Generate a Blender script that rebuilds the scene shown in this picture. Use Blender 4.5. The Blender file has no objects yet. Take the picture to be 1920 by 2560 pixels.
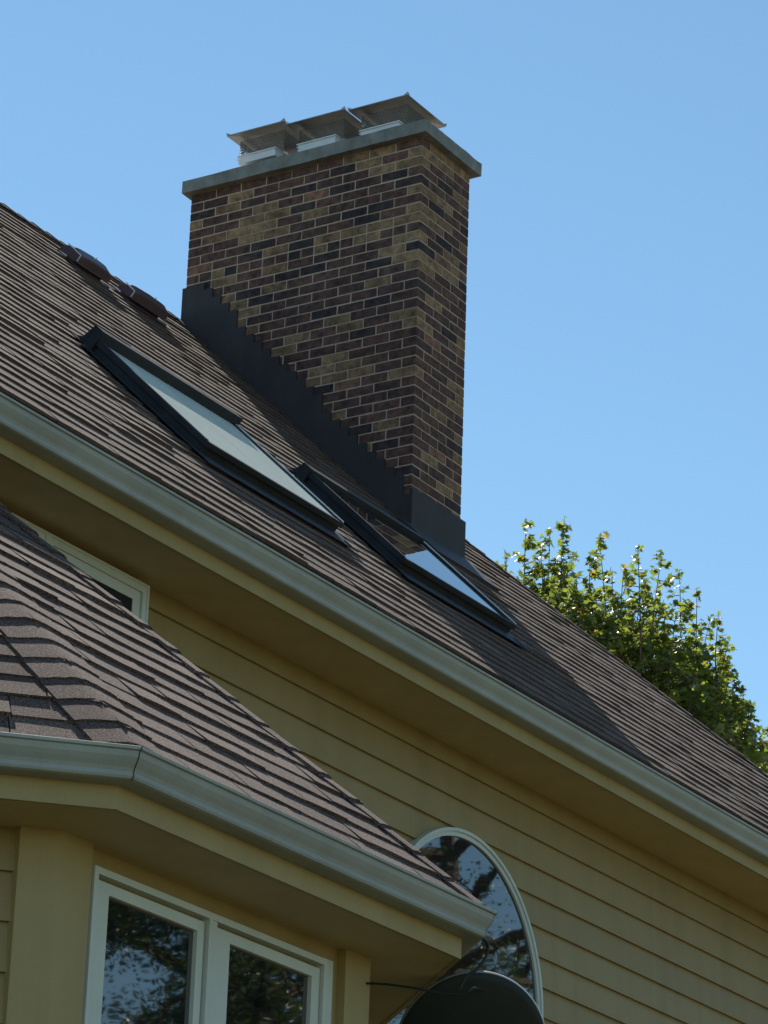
import bpy, bmesh, math, random
from mathutils import Vector, Matrix, noise
random.seed(7)
S = bpy.context.scene
COL = S.collection
H = 1.6                                   # eye height: heights below are measured from the eye and lifted by H

# ------------------------------------------------------------------ camera
cam_d = bpy.data.cameras.new('camera')
cam = bpy.data.objects.new('camera', cam_d)
COL.objects.link(cam)
Rr = ((.52187463, -.85237919, .03311468), (.32611165, .16349152, -.93108631), (.78822462, .49670941, .36329286))
right, down, fwd = (Vector(r) for r in Rr)
m = Matrix(((right.x, -down.x, -fwd.x, 0), (right.y, -down.y, -fwd.y, 0), (right.z, -down.z, -fwd.z, H), (0, 0, 0, 1)))
cam.matrix_world = m
cam_d.sensor_fit = 'VERTICAL'
cam_d.sensor_height = 24
cam_d.lens = 8215.5 / 2560 * 24
cam_d.clip_end = 2000
S.camera = cam

# ------------------------------------------------------------------ world, sun, exposure
SUN_EL = math.radians(47.6)
SUN_AZ = math.atan2(.556, .831)           # from +Y towards +X
w = bpy.data.worlds.new('World')
S.world = w
w.use_nodes = True
nt = w.node_tree
bg = nt.nodes['Background']
sky = nt.nodes.new('ShaderNodeTexSky')
sky.sky_type = 'NISHITA'
sky.sun_disc = False
sky.sun_elevation = SUN_EL
sky.sun_rotation = SUN_AZ
sky.altitude = 0
sky.air_density = 1.0
sky.dust_density = 0.0
sky.ozone_density = 1.6
wb = nt.nodes.new('ShaderNodeMix')            # the camera's white balance
wb.data_type = 'RGBA'
wb.blend_type = 'MULTIPLY'
wb.inputs[0].default_value = 1
wb.inputs[7].default_value = (.89, 1.06, 1.01, 1)
nt.links.new(sky.outputs[0], wb.inputs[6])
nt.links.new(wb.outputs[2], bg.inputs[0])
bg.inputs[1].default_value = 0.08
sun_d = bpy.data.lights.new('sun', 'SUN')
sun_d.energy = 5.0
sun_d.angle = math.radians(.5)
sun_d.color = (1, .94, .84)
sun = bpy.data.objects.new('sun', sun_d)
COL.objects.link(sun)
Ldir = Vector((math.sin(SUN_AZ) * math.cos(SUN_EL), math.cos(SUN_AZ) * math.cos(SUN_EL), math.sin(SUN_EL)))
sun.rotation_euler = Ldir.to_track_quat('Z', 'Y').to_euler()
sun.location = (30, 40, 60)
S.view_settings.view_transform = 'Standard'
S.view_settings.look = 'None'
S.view_settings.gamma = 1
S.view_settings.exposure = 0.82
S.view_settings.use_curve_mapping = False
S.cycles.max_bounces = 8

# ------------------------------------------------------------------ materials
def new_mat(name):
    mt = bpy.data.materials.new(name)
    mt.use_nodes = True
    n = mt.node_tree
    return mt, n, n.nodes['Principled BSDF']

def ramp(n, stops, interp='LINEAR'):
    r = n.nodes.new('ShaderNodeValToRGB')
    r.color_ramp.interpolation = interp
    e = r.color_ramp.elements
    e[0].position, e[0].color = stops[0][0], (*stops[0][1], 1)
    e[1].position, e[1].color = stops[-1][0], (*stops[-1][1], 1)
    for p, c in stops[1:-1]:
        k = e.new(p)
        k.color = (*c, 1)
    return r

def tex_noise(n, scale, detail=4, rough=.6, coords='Object', dim=None, stretch=None):
    tc = n.nodes.new('ShaderNodeTexCoord')
    t = n.nodes.new('ShaderNodeTexNoise')
    t.inputs['Scale'].default_value = scale
    t.inputs['Detail'].default_value = detail
    t.inputs['Roughness'].default_value = rough
    if stretch:
        mp = n.nodes.new('ShaderNodeMapping')
        mp.inputs['Scale'].default_value = stretch
        n.links.new(tc.outputs[coords], mp.inputs[0])
        n.links.new(mp.outputs[0], t.inputs['Vector'])
    else:
        n.links.new(tc.outputs[coords], t.inputs['Vector'])
    return t

def bump(n, src, bsdf, strength, dist=.01):
    b = n.nodes.new('ShaderNodeBump')
    b.inputs['Strength'].default_value = strength
    b.inputs['Distance'].default_value = dist
    n.links.new(src, b.inputs['Height'])
    n.links.new(b.outputs[0], bsdf.inputs['Normal'])
    return b

def mixc(n, a, b, fac, mode='MIX'):
    x = n.nodes.new('ShaderNodeMix')
    x.data_type = 'RGBA'
    x.blend_type = mode
    for sock, v in ((6, a), (7, b), (0, fac)):
        if isinstance(v, (int, float)):
            x.inputs[sock].default_value = v
        elif isinstance(v, tuple):
            x.inputs[sock].default_value = (*v, 1)
        else:
            n.links.new(v, x.inputs[sock])
    return x.outputs[2]

def paint(name, c1, c2, rough=.55, scale=6, bstr=.15, bscale=220, spec=.4, wear=0):
    mt, n, b = new_mat(name)
    t = tex_noise(n, scale, 5)
    r = ramp(n, [(.3, c1), (.7, c2)])
    n.links.new(t.outputs[0], r.inputs[0])
    col = r.outputs[0]
    if wear:
        g1 = tex_noise(n, 170, 3, .8)
        r1 = ramp(n, [(.3, (1 - wear * .8,) * 3), (.7, (1 + wear * .8,) * 3)])
        n.links.new(g1.outputs[0], r1.inputs[0])
        col = mixc(n, col, r1.outputs[0], 1.0, 'MULTIPLY')
        g2 = tex_noise(n, 1.0, 6, .65, stretch=(7, 7, .35))
        r2 = ramp(n, [(.35, (1 - wear, 1 - wear * 1.1, 1 - wear * 1.25)), (.55, (1, 1, 1))])
        n.links.new(g2.outputs[0], r2.inputs[0])
        col = mixc(n, col, r2.outputs[0], 1.0, 'MULTIPLY')
        g3 = n.nodes.new('ShaderNodeNewGeometry')
        r3 = ramp(n, [(0, (1 - wear * .5,) * 3), (1, (1 + wear * .5,) * 3)])
        n.links.new(g3.outputs['Random Per Island'], r3.inputs[0])
        col = mixc(n, col, r3.outputs[0], 1.0, 'MULTIPLY')
    n.links.new(col, b.inputs['Base Color'])
    b.inputs['Roughness'].default_value = rough
    b.inputs['Specular IOR Level'].default_value = spec
    if bstr:
        t2 = tex_noise(n, bscale, 2)
        bump(n, t2.outputs[0], b, bstr, .002)
    return mt

def shingle_mat(name, dark, mid, light, grit=420):
    mt, n, b = new_mat(name)
    g = n.nodes.new('ShaderNodeNewGeometry')
    r = ramp(n, [(0, dark), (.45, mid), (.8, mid), (1, light)])
    n.links.new(g.outputs['Random Per Island'], r.inputs[0])
    t = tex_noise(n, grit, 2, .8)
    gr = ramp(n, [(.34, (.25, .24, .26)), (.52, (.95, .95, .95)), (.7, (2.5, 2.4, 2.3))])
    n.links.new(t.outputs[0], gr.inputs[0])
    c = mixc(n, r.outputs[0], gr.outputs[0], 1.0, 'MULTIPLY')
    t2 = tex_noise(n, 1.3, 5, .6)
    g2 = ramp(n, [(.3, (.82, .8, .8)), (.7, (1.12, 1.1, 1.06))])
    n.links.new(t2.outputs[0], g2.inputs[0])
    c = mixc(n, c, g2.outputs[0], 1.0, 'MULTIPLY')
    n.links.new(c, b.inputs['Base Color'])
    b.inputs['Roughness'].default_value = .95
    b.inputs['Specular IOR Level'].default_value = .15
    bump(n, t.outputs[0], b, .5, .003)
    return mt

M = {}
M['siding'] = paint('siding_paint', (.305, .218, .086), (.335, .243, .098), .5, 3, .12, wear=0.1)
M['trim'] = paint('trim_paint', (.375, .28, .118), (.41, .31, .133), .5, 3, .15, wear=0.08)
M['soffit'] = paint('soffit_paint', (.50, .39, .195), (.54, .425, .215), .6, 3, .1, wear=0.08)
M['gutter'] = paint('gutter_enamel', (.31, .328, .298), (.37, .388, .355), .42, 2.2, .06, 90, .5, wear=0.1)
M['frame'] = paint('window_frame_paint', (.56, .60, .54), (.63, .66, .60), .4, 5, .04, wear=0.05)
M['shingle'] = shingle_mat('asphalt_shingle', (.105, .077, .066), (.128, .094, .081), (.158, .118, .101))
M['shingle_near'] = shingle_mat('asphalt_shingle_near', (.094, .066, .058), (.122, .087, .076), (.165, .120, .102), 170)
M['flashing'] = paint('painted_flashing', (.034, .029, .030), (.048, .042, .042), .65, 4, .05, 60, .4, wear=0.12)
M['clad'] = paint('skylight_cladding', (.018, .021, .027), (.032, .035, .042), .6, 5, .03, 60, .3, wear=0.15)
M['vent'] = paint('vent_metal', (.085, .050, .056), (.11, .066, .072), .4, 6, .04, 60, .5)
M['galv'] = paint('galvanised_sheet', (.30, .285, .29), (.42, .40, .405), .4, 9, .05, 50, .6)
M['galv'].node_tree.nodes['Principled BSDF'].inputs['Metallic'].default_value = .75
M['skirt'] = paint('bright_aluminium', (.68, .70, .72), (.78, .8, .82), .4, 9, .02, 50, .5)
M['tile'] = paint('clay_flue_tile', (.11, .07, .05), (.17, .11, .08), .8, 12, .3)
M['concrete'] = paint('concrete_slab', (.18, .19, .182), (.30, .31, .295), .9, 9, .5, 120, .2, wear=0.2)
M['mortar'] = paint('mortar', (.44, .345, .25), (.56, .45, .34), .95, 20, .6, 300, .1)
M['black'] = paint('black_rubber', (.012, .012, .013), (.02, .02, .02), .5, 20, 0)
M['dish'] = paint('dish_back_paint', (.010, .016, .013), (.016, .023, .019), .5, 6, .05, 80, .3)
M['dish_rim'] = paint('dish_rim_paint', (.22, .23, .23), (.28, .29, .29), .45, 8, 0)
M['lawn'] = paint('lawn', (.078, .069, .038), (.11, .098, .055), .95, 1.2, .4, 60, .1)
M['bark'] = paint('bark', (.07, .055, .045), (.14, .115, .09), .95, 14, .7, 40, .1)
M['inside'] = paint('dark_room', (.01, .01, .012), (.016, .016, .02), .9, 3, 0)

def brick_mat():
    mt, n, b = new_mat('brick')
    g = n.nodes.new('ShaderNodeNewGeometry')
    r = ramp(n, [(0, (.104, .060, .056)), (.24, (.122, .067, .060)), (.44, (.140, .076, .064)), (.60, (.118, .060, .056)), (.64, (.058, .041, .045)),
                 (.73, (.072, .050, .050)), (.75, (.235, .150, .090)), (.89, (.29, .188, .112)), (.98, (.24, .128, .09))], 'CONSTANT')
    n.links.new(g.outputs['Random Per Island'], r.inputs[0])
    t = tex_noise(n, 19, 6, .7)
    gr = ramp(n, [(.32, (.42, .42, .45)), (.5, (1, 1, 1)), (.70, (1.75, 1.62, 1.45))])
    n.links.new(t.outputs[0], gr.inputs[0])
    c = mixc(n, r.outputs[0], gr.outputs[0], 1.0, 'MULTIPLY')
    st = tex_noise(n, 1.6, 5, .6, stretch=(1.5, 1.5, .5))                # weather stains running down
    sr = ramp(n, [(.34, (.72, .70, .70)), (.6, (1.06, 1.06, 1.05))])
    n.links.new(st.outputs[0], sr.inputs[0])
    c = mixc(n, c, sr.outputs[0], 1.0, 'MULTIPLY')
    n.links.new(c, b.inputs['Base Color'])
    b.inputs['Roughness'].default_value = .85
    b.inputs['Specular IOR Level'].default_value = .2
    t2 = tex_noise(n, 150, 3, .7)
    bump(n, t2.outputs[0], b, .5, .004)
    return mt
M['brick'] = brick_mat()

def glass_mat(name, ior, base, wave=.02, rough=.01):
    mt, n, b = new_mat(name)
    t = tex_noise(n, 2.2, 2, .5)
    r = ramp(n, [(.3, base), (.7, tuple(v * 1.5 for v in base))])
    n.links.new(t.outputs[0], r.inputs[0])
    n.links.new(r.outputs[0], b.inputs['Base Color'])
    b.inputs['Roughness'].default_value = rough
    b.inputs['IOR'].default_value = ior
    if wave:
        bump(n, t.outputs[0], b, 1.0, wave)
    return mt
M['glass'] = glass_mat('window_glass', 2.7, (.004, .005, .007), .0007, .016)
M['skyglass'] = glass_mat('skylight_glass', 2.8, (.006, .008, .01), .0)
M['screen'] = glass_mat('screened_glass', 1.3, (.012, .011, .014), 0, .35)

def blind_mat():
    mt, n, b = new_mat('skylight_white_blind')
    t = tex_noise(n, 3.0, 5, .6, stretch=(4, .6, .6))
    r = ramp(n, [(.3, (.58, .63, .555)), (.7, (.72, .765, .69))])
    n.links.new(t.outputs[0], r.inputs[0])
    n.links.new(r.outputs[0], b.inputs['Base Color'])
    b.inputs['Roughness'].default_value = .3
    b.inputs['IOR'].default_value = 1.35
    return mt
M['blind'] = blind_mat()

def mesh_mat():
    mt, n, b = new_mat('wire_mesh')
    b.inputs['Base Color'].default_value = (.16, .15, .13, 1)
    b.inputs['Metallic'].default_value = .5
    b.inputs['Roughness'].default_value = .5
    return mt
M['wire'] = mesh_mat()

def leaf_mat(name, dark, mid, light, trans=.55):
    mt, n, b = new_mat(name)
    g = n.nodes.new('ShaderNodeNewGeometry')
    r = ramp(n, [(0, dark), (.5, mid), (.93, light), (1, (light[0] * 1.5, light[1] * .8, light[2]))])
    n.links.new(g.outputs['Random Per Island'], r.inputs[0])
    n.links.new(r.outputs[0], b.inputs['Base Color'])
    b.inputs['Roughness'].default_value = .33
    b.inputs['Specular IOR Level'].default_value = .7
    tr = n.nodes.new('ShaderNodeBsdfTranslucent')
    c = mixc(n, r.outputs[0], (1.5, 1.7, .5), 1.0, 'MULTIPLY')
    n.links.new(c, tr.inputs['Color'])
    mx = n.nodes.new('ShaderNodeMixShader')
    mx.inputs[0].default_value = trans
    n.links.new(b.outputs[0], mx.inputs[1])
    n.links.new(tr.outputs[0], mx.inputs[2])
    n.links.new(mx.outputs[0], n.nodes['Material Output'].inputs['Surface'])
    return mt
M['leaf'] = leaf_mat('maple_leaf', (.08, .10, .04), (.15, .17, .062), (.24, .245, .105), .5)
M['leaf_dark'] = leaf_mat('oak_leaf', (.03, .05, .018), (.05, .075, .025), (.08, .10, .03), .35)

# ------------------------------------------------------------------ mesh helper
class MB:
    def __init__(s): s.v, s.f, s.mi = [], [], []
    def add(s, vs, fs, mi=0):
        k = len(s.v)
        s.v += [tuple(v) for v in vs]
        s.f += [tuple(i + k for i in f) for f in fs]
        s.mi += [mi] * len(fs)
        return s
    def quad(s, a, b, c, d, mi=0): return s.add((a, b, c, d), ((0, 1, 2, 3),), mi)
    def poly(s, pts, mi=0): return s.add(pts, (tuple(range(len(pts))),), mi)
    def box(s, lo, hi, mi=0):
        x0, y0, z0 = lo; x1, y1, z1 = hi
        return s.add(((x0,y0,z0),(x1,y0,z0),(x1,y1,z0),(x0,y1,z0),(x0,y0,z1),(x1,y0,z1),(x1,y1,z1),(x0,y1,z1)), BOXF, mi)
    def obox(s, o, a, b, c, mi=0):
        "box from corner o with edge vectors a, b, c"
        o, a, b, c = map(Vector, (o, a, b, c))
        p = [o, o+a, o+a+b, o+b]
        p += [q + c for q in p]
        return s.add(p, BOXF, mi)
    def prism(s, ring, d, mi=0):
        "closed planar ring extruded by vector d"
        n = len(ring); d = Vector(d)
        r = [Vector(p) for p in ring]
        s.add(r + [p + d for p in r], [tuple(range(n))[::-1], tuple(range(n, 2*n))] + [(i, (i+1) % n, n+(i+1) % n, n+i) for i in range(n)], mi)
        return s
    def tube(s, pts, rad, n=8, mi=0, cap=True):
        pts = [Vector(p) for p in pts]
        rads = rad if isinstance(rad, (list, tuple)) else [rad] * len(pts)
        k = len(s.v); ref = None
        for i, p in enumerate(pts):
            t = (pts[min(i+1, len(pts)-1)] - pts[max(i-1, 0)]).normalized()
            if ref is None:
                ref = t.orthogonal().normalized()
            ref = (ref - t * ref.dot(t)).normalized()
            q = t.cross(ref)
            for j in range(n):
                a = 2 * math.pi * j / n
                s.v.append(tuple(p + (ref * math.cos(a) + q * math.sin(a)) * rads[i]))
        for i in range(len(pts) - 1):
            for j in range(n):
                a, b = k + i*n + j, k + i*n + (j+1) % n
                s.f.append((a, b, b+n, a+n)); s.mi.append(mi)
        if cap:
            s.f.append(tuple(range(k, k+n))[::-1]); s.mi.append(mi)
            e = k + (len(pts)-1)*n
            s.f.append(tuple(range(e, e+n))); s.mi.append(mi)
        return s
    def build(s, name, mats, parent=None, smooth=False, fix=True, lift=True):
        me = bpy.data.meshes.new(name)
        dz = H if lift else 0
        org = Vector((0, 0, 0))
        me.from_pydata([(v[0], v[1], v[2] + dz) for v in s.v], [], s.f)
        for mt in (mats if isinstance(mats, (list, tuple)) else [mats]):
            me.materials.append(mt)
        me.polygons.foreach_set('material_index', s.mi)
        if fix:
            b = bmesh.new(); b.from_mesh(me)
            bmesh.ops.recalc_face_normals(b, faces=b.faces)
            b.to_mesh(me); b.free()
        if smooth:
            me.polygons.foreach_set('use_smooth', [True] * len(me.polygons))
        me.update()
        o = bpy.data.objects.new(name, me)
        COL.objects.link(o)
        if parent:
            o.parent = parent
            o.matrix_parent_inverse = parent_world(parent).inverted()
        return o
BOXF = ((0,3,2,1),(4,5,6,7),(0,1,5,4),(1,2,6,5),(2,3,7,6),(3,0,4,7))
PW = {}
def parent_world(p):
    return PW.get(p.name, Matrix.Identity(4))
def thing(name, label, cat, loc, group=None):
    o = bpy.data.objects.new(name, None)
    o.location = loc
    o.empty_display_size = .3
    COL.objects.link(o)
    PW[o.name] = Matrix.Translation(loc)
    return tag(o, label, cat, group)
def tag(o, label=None, cat=None, group=None, kind=None):
    if label: o['label'] = label
    if cat: o['category'] = cat
    if group: o['group'] = group
    if kind: o['kind'] = kind
    return o

# ------------------------------------------------------------------ ground
g = MB()
N = 24
for i in range(N + 1):
    for j in range(N + 1):
        x, y = -600 + 1200 * i / N, -600 + 1200 * j / N
        g.v.append((x, y, -H))
for i in range(N):
    for j in range(N):
        a = i * (N + 1) + j
        g.f.append((a, a + N + 1, a + N + 2, a + 1)); g.mi.append(0)
tag(g.build('lawn_ground', M['lawn']), kind='structure')

# ------------------------------------------------------------------ house
house = thing('house', 'tan lap-sided house with brown shingle hip roof, brick chimney and bay', 'house', (14, 12, 0))

TH = math.radians(44)
CT, ST = math.cos(TH), math.sin(TH)
Y0, Z0 = 7.83, 5.212                       # reference line of the main roof plane
def RP(x, s, o=0):                         # point on the main roof: along the eave, up the slope, off the plane
    return Vector((x, Y0 + s * CT - o * ST, Z0 + s * ST + o * CT))
YR = 11.92                                 # ridge
SR = (YR - Y0) / CT
XL, XE = 2.0, 16.50                        # gable end on the left, ridge end on the right
HIPK = 1 / .826                            # hip runs .826 in y per 1 in x
XC = XE + (YR - Y0) * HIPK                 # eave corner
def hip_x(s): return XE + (YR - Y0 - s * CT) * HIPK

def shingles(mb, P, aL, aR, smax, e, wmin, wmax, hs, s0=0.0, mi=0, gap=.003, jit=.006):
    n = int((smax - s0) / e)
    for i in range(n + 1):
        u0 = s0 + i * e
        u1 = min(u0 + e * 1.12, smax)
        if u1 - u0 < .02: break
        a = aL(u0) + random.uniform(-.25, 0)
        lvl = 0
        wob = random.uniform(0, 10)
        while a < aR(u0):
            wd = random.uniform(wmin, wmax)
            b = a + wd
            h = random.choice(hs) * random.uniform(.85, 1.2)
            # gentle waviness of a course
            du = jit * noise.noise((a * .7, wob, i * 3.1)) + random.uniform(-jit, jit) * .5
            lo_a, lo_b = max(a + gap, aL(u0)), min(b, aR(u0))
            hi_a, hi_b = max(a + gap, aL(u1)), min(b, aR(u1))
            if lo_b - lo_a > .015:
                if hi_b < hi_a: hi_a = hi_b = max(min((hi_a + hi_b) / 2, aR(u1)), aL(u1)); hi_b += .002
                ub = max(u0 + du, s0 - .01)
                ha, hb = h * random.uniform(.85, 1.15), h * random.uniform(.85, 1.15)
                mid = (lo_a + lo_b) / 2; hm = (ha + hb) / 2 * random.uniform(.8, 1.25)
                vs = [P(lo_a, ub, ha), P(mid, ub + random.uniform(-.002, .002), hm), P(lo_b, ub, hb),
                      P(hi_b, u1, .002), P((hi_a + hi_b) / 2, u1, .002), P(hi_a, u1, .002),
                      P(lo_a, ub, -.004), P(mid, ub, -.004), P(lo_b, ub, -.004), P(hi_b, u1, -.004), P(hi_a, u1, -.004)]
                mb.add(vs, ((0,1,4,5),(1,2,3,4),(6,7,1,0),(7,8,2,1),(8,9,3,2),(10,6,0,5)), mi)
            a = b

# ---- main walls with lap siding
YW, ZS = 8.33, 5.043
def laps(mb, A, B, ztop, zbot, e, out, depth=.018, mi=0):
    "lap boards from plan point A to B (left to right seen from outside); out = outward normal"
    A, B, out = Vector((*A, 0)), Vector((*B, 0)), Vector((*out, 0)).normalized()
    z = ztop
    while z > zbot:
        z2 = max(z - e, zbot)
        for q in ():
            pass
        a0, b0 = A + Vector((0, 0, z)), B + Vector((0, 0, z))
        a1, b1 = A + out * depth + Vector((0, 0, z2)), B + out * depth + Vector((0, 0, z2))
        a2, b2 = A + Vector((0, 0, z2)), B + Vector((0, 0, z2))
        mb.quad(a0, a1, b1, b0, mi)
        mb.quad(a1, a2, b2, b1, mi)
        z = z2
EXP = .1575
wall = MB()
ZT = 4.939 + EXP
XW0, XW1 = 2.3, XC - .45
YB = 2 * YR - YW
laps(wall, (XW0, YW), (XW1, YW), ZT, -H, EXP, (0, -1))
laps(wall, (XW1, YW), (XW1, YB), ZT, -H, EXP, (1, 0))
laps(wall, (XW1, YB), (XW0, YB), ZT, -H, EXP, (0, 1))
laps(wall, (XW0, YB), (XW0, YW), ZT, -H, EXP, (-1, 0))
# left gable triangle
wall.poly(((XW0, YW, ZT), (XW0, YB, ZT), (XW0, YR, RP(0, SR).z - .1)))
wall.build('wall', M['siding'], house, fix=True)

# ---- main roof: deck, front shingles, right hip and back slopes
roof = MB()
shingles(roof, RP, lambda u: XL, lambda u: hip_x(u), SR, .1425, .18, .50, (.0098, .011, .0122, .0138), s0=.09, jit=.012)
roof.poly((RP(XL, .09, -.006), RP(hip_x(.09), .09, -.006), RP(XE, SR, -.006), RP(XL, SR, -.006)))
YBK = 2 * YR - Y0
zr = RP(0, SR).z
roof.poly(((XL, YR, zr), (XE, YR, zr), (XC, YBK, Z0), (XL, YBK, Z0)))
roof.poly(((XC, Y0, Z0), (XC, YBK, Z0), (XE, YR, zr)))
roof_o = roof.build('roof', M['shingle'], house, fix=False)
# course lines of the hidden hip and back slope
rb = MB()
e0 = .16
for i in range(int(SR / e0)):
    t0, t1 = i * e0 / SR, min((i + 1.1) * e0 / SR, 1)
    def B_(t, x0, o): return None
    for (p, q, r2, s2) in (((XC, Y0, Z0), (XC, YBK, Z0), (XE, YR, zr), (XE, YR, zr)), ((XC, YBK, Z0), (XL, YBK, Z0), (XL, YR, zr), (XE, YR, zr))):
        p, q, r2, s2 = map(Vector, (p, q, r2, s2))
        nrm = (q - p).cross(s2 - p).normalized()
        if nrm.z < 0: nrm = -nrm
        a0, b0 = p.lerp(s2, t0) + nrm * .014, q.lerp(r2, t0) + nrm * .014
        a1, b1 = p.lerp(s2, t1) + nrm * .004, q.lerp(r2, t1) + nrm * .004
        rb.quad(a0, b0, b1, a1)
        rb.quad(a0 - nrm * .014, b0 - nrm * .014, b0, a0)
rb.build('shingle_course', M['shingle'], roof_o, fix=False)

# caps over ridge and hip
def caps(P0, P1, n1, n2, width, e, th, name, parent, mat, segs=3, e_over=1.3, drop=.0):
    "bent cap shingles from P0 (low end) to P1, n1/n2 = in-slope directions away from the line"
    P0, P1, n1, n2 = map(Vector, (P0, P1, n1, n2))
    L = (P1 - P0).length; d = (P1 - P0).normalized()
    up = -(n1 + n2); up = (up - d * up.dot(d)).normalized()
    mb = MB(); k = 0; s = 0
    while s < L:
        e2 = min(s + e * e_over, L + .02)
        ring = []
        wv = width * random.uniform(.95, 1.05)
        prof = []
        ka = -n1.dot(up)
        for nn, ts in ((n1, (1, .8, .6, .42, .28, .14)), (n2, (0, .14, .28, .42, .6, .8, 1))):
            for t in ts:
                prof.append(nn * (wv * t) + up * (wv * ka * (t - math.sqrt(t * t + .06) + .245)))
        hh = th * random.uniform(.8, 1.3)
        low = [P0 + d * (s + random.uniform(-.004, .004)) + q + up * (hh + .006) for q in prof]
        top = [P0 + d * e2 + q + up * .004 for q in prof]
        bot = [P0 + d * s + q + up * (-.004) for q in prof]
        n = len(prof)
        mb.add(low + top + bot, [(i, i+1, n+i+1, n+i) for i in range(n-1)] + [(2*n+i, 2*n+i+1, i+1, i) for i in range(n-1)]
               + [(2*n, 0, n), (n-1, 3*n-1, 2*n-1)])
        s += e
    return mb.build(name, mat, parent, fix=False)
dn1 = Vector((0, -CT, -ST)); dn2 = Vector((0, CT, -ST))
caps((XL, YR, zr), (XE, YR, zr), dn1, dn2, .13, .15, .008, 'ridge_cap', roof_o, M['shingle'])
hd = (Vector((XE, YR, zr)) - Vector((XC, Y0, Z0))).normalized()
hA = Vector((-1, 0, 0)); hA = (hA - hd * hA.dot(hd)).normalized()
hB = Vector((0, 1, 0)); hB = (hB - hd * hB.dot(hd)).normalized()
caps((XC, Y0, Z0), (XE, YR, zr), hA, hB, .11, .15, .006, 'hip_cap', roof_o, M['shingle'])

# ---- eaves: soffit, fascia, gutter along the front, simple return on the right and back
YF = 7.955
sof = MB()
sof.box((XL, YF, ZS), (XC - .12, YW + .02, ZS + .02))
sof.box((XW1 - .02, YW + .02, ZS), (XC - .12, YBK - .12, ZS + .02))
sof.box((XL, YB - .02, ZS), (XW1 - .02, YBK - .12, ZS + .02))
sof.build('soffit', M['soffit'], house)
fas = MB()
fas.box((XL, YF - .02, ZS - .012), (XC - .10, YF, Z0 + .02))
fas.box((XC - .12, YF, ZS - .012), (XC - .10, YBK - .10, Z0 + .02))
fas.box((XL, YBK - .12, ZS - .012), (XC - .12, YBK - .10, Z0 + .02))
# rake boards on the left gable
for s_ in (1, -1):
    y_a, y_b = (Y0 + .1, YR) if s_ > 0 else (YBK - .1, YR)
    za, zb_ = Z0 + .05, zr - .03
    fas.prism(((XL + .02, y_a, za - .2), (XL + .02, y_b, zb_ - .2), (XL + .02, y_b, zb_), (XL + .02, y_a, za)), (.03, 0, 0))
fas.build('fascia', M['trim'], house)

GP = [(0, -.001), (0, -.104), (.072, -.104), (.082, -.100), (.086, -.092), (.085, -.078), (.090, -.066), (.101, -.050), (.110, -.034), (.113, -.020), (.113, -.014), (.123, -.011), (.124, -.001), (.121, .001), (.110, .000), (.108, -.012), (.1, -.045), (.08, -.075), (.07, -.096), (.006, -.098), (.006, -.001)]
def gutter(path, normals, ztop, name, parent, k=1):
    "sweep the gutter section along a plan polyline; normals = outward unit normal of each leg"
    mb = MB(); n = len(GP); rings = []
    for i, p in enumerate(path):
        if i == 0: off = Vector((*normals[0], 0))
        elif i == len(path) - 1: off = Vector((*normals[-1], 0))
        else:
            a, b = Vector((*normals[i-1], 0)), Vector((*normals[i], 0))
            off = (a + b) / (1 + a.dot(b))
        rings.append([Vector((p[0], p[1], ztop)) + off * (o * k) + Vector((0, 0, z * k)) for o, z in GP])
    for i in range(len(path) - 1):
        mb.add(rings[i] + rings[i+1], [(j, (j+1) % n, n + (j+1) % n, n + j) for j in range(n)])
    mb.poly(rings[0][::-1]); mb.poly(rings[-1])
    return mb.build(name, M['gutter'], parent)
gut = gutter([(XL, YF - .021), (XC - .1 + .02, YF - .021)], [(0, -1)], Z0 - .004, 'gutter', house)
# ------------------------------------------------------------------ chimney
CX0, CX1, CY0, CY1 = 16.176, 16.785, 9.999, 11.822
CZ1 = 10.046
CH = .0677
NC = int((CZ1 - 6.6) / CH)
chim = MB()
chim.box((CX0 + .0025, CY0 + .0025, CZ1 - NC * CH), (CX1 - .0025, CY1 - .0025, CZ1 - .001), 1)
BL, BH, BD, J = .2029, .0577, .098, .010
def brick(x0, x1, y0, y1, z):
    j = lambda a: random.uniform(-a, a)
    dx, dy, dz = j(.0009), j(.0009), j(.0012)
    lo = (x0 + dx, y0 + dy, z + dz); hi = (x1 + dx, y1 + dy, z + BH + dz + j(.0015))
    k = len(chim.v)
    chim.box(lo, hi, 0)
    for q in range(k, k + 8):
        v = chim.v[q]
        chim.v[q] = (v[0] + j(.0008), v[1] + j(.0008), v[2] + j(.0016))
W_, D_ = CX1 - CX0, CY1 - CY0
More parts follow.
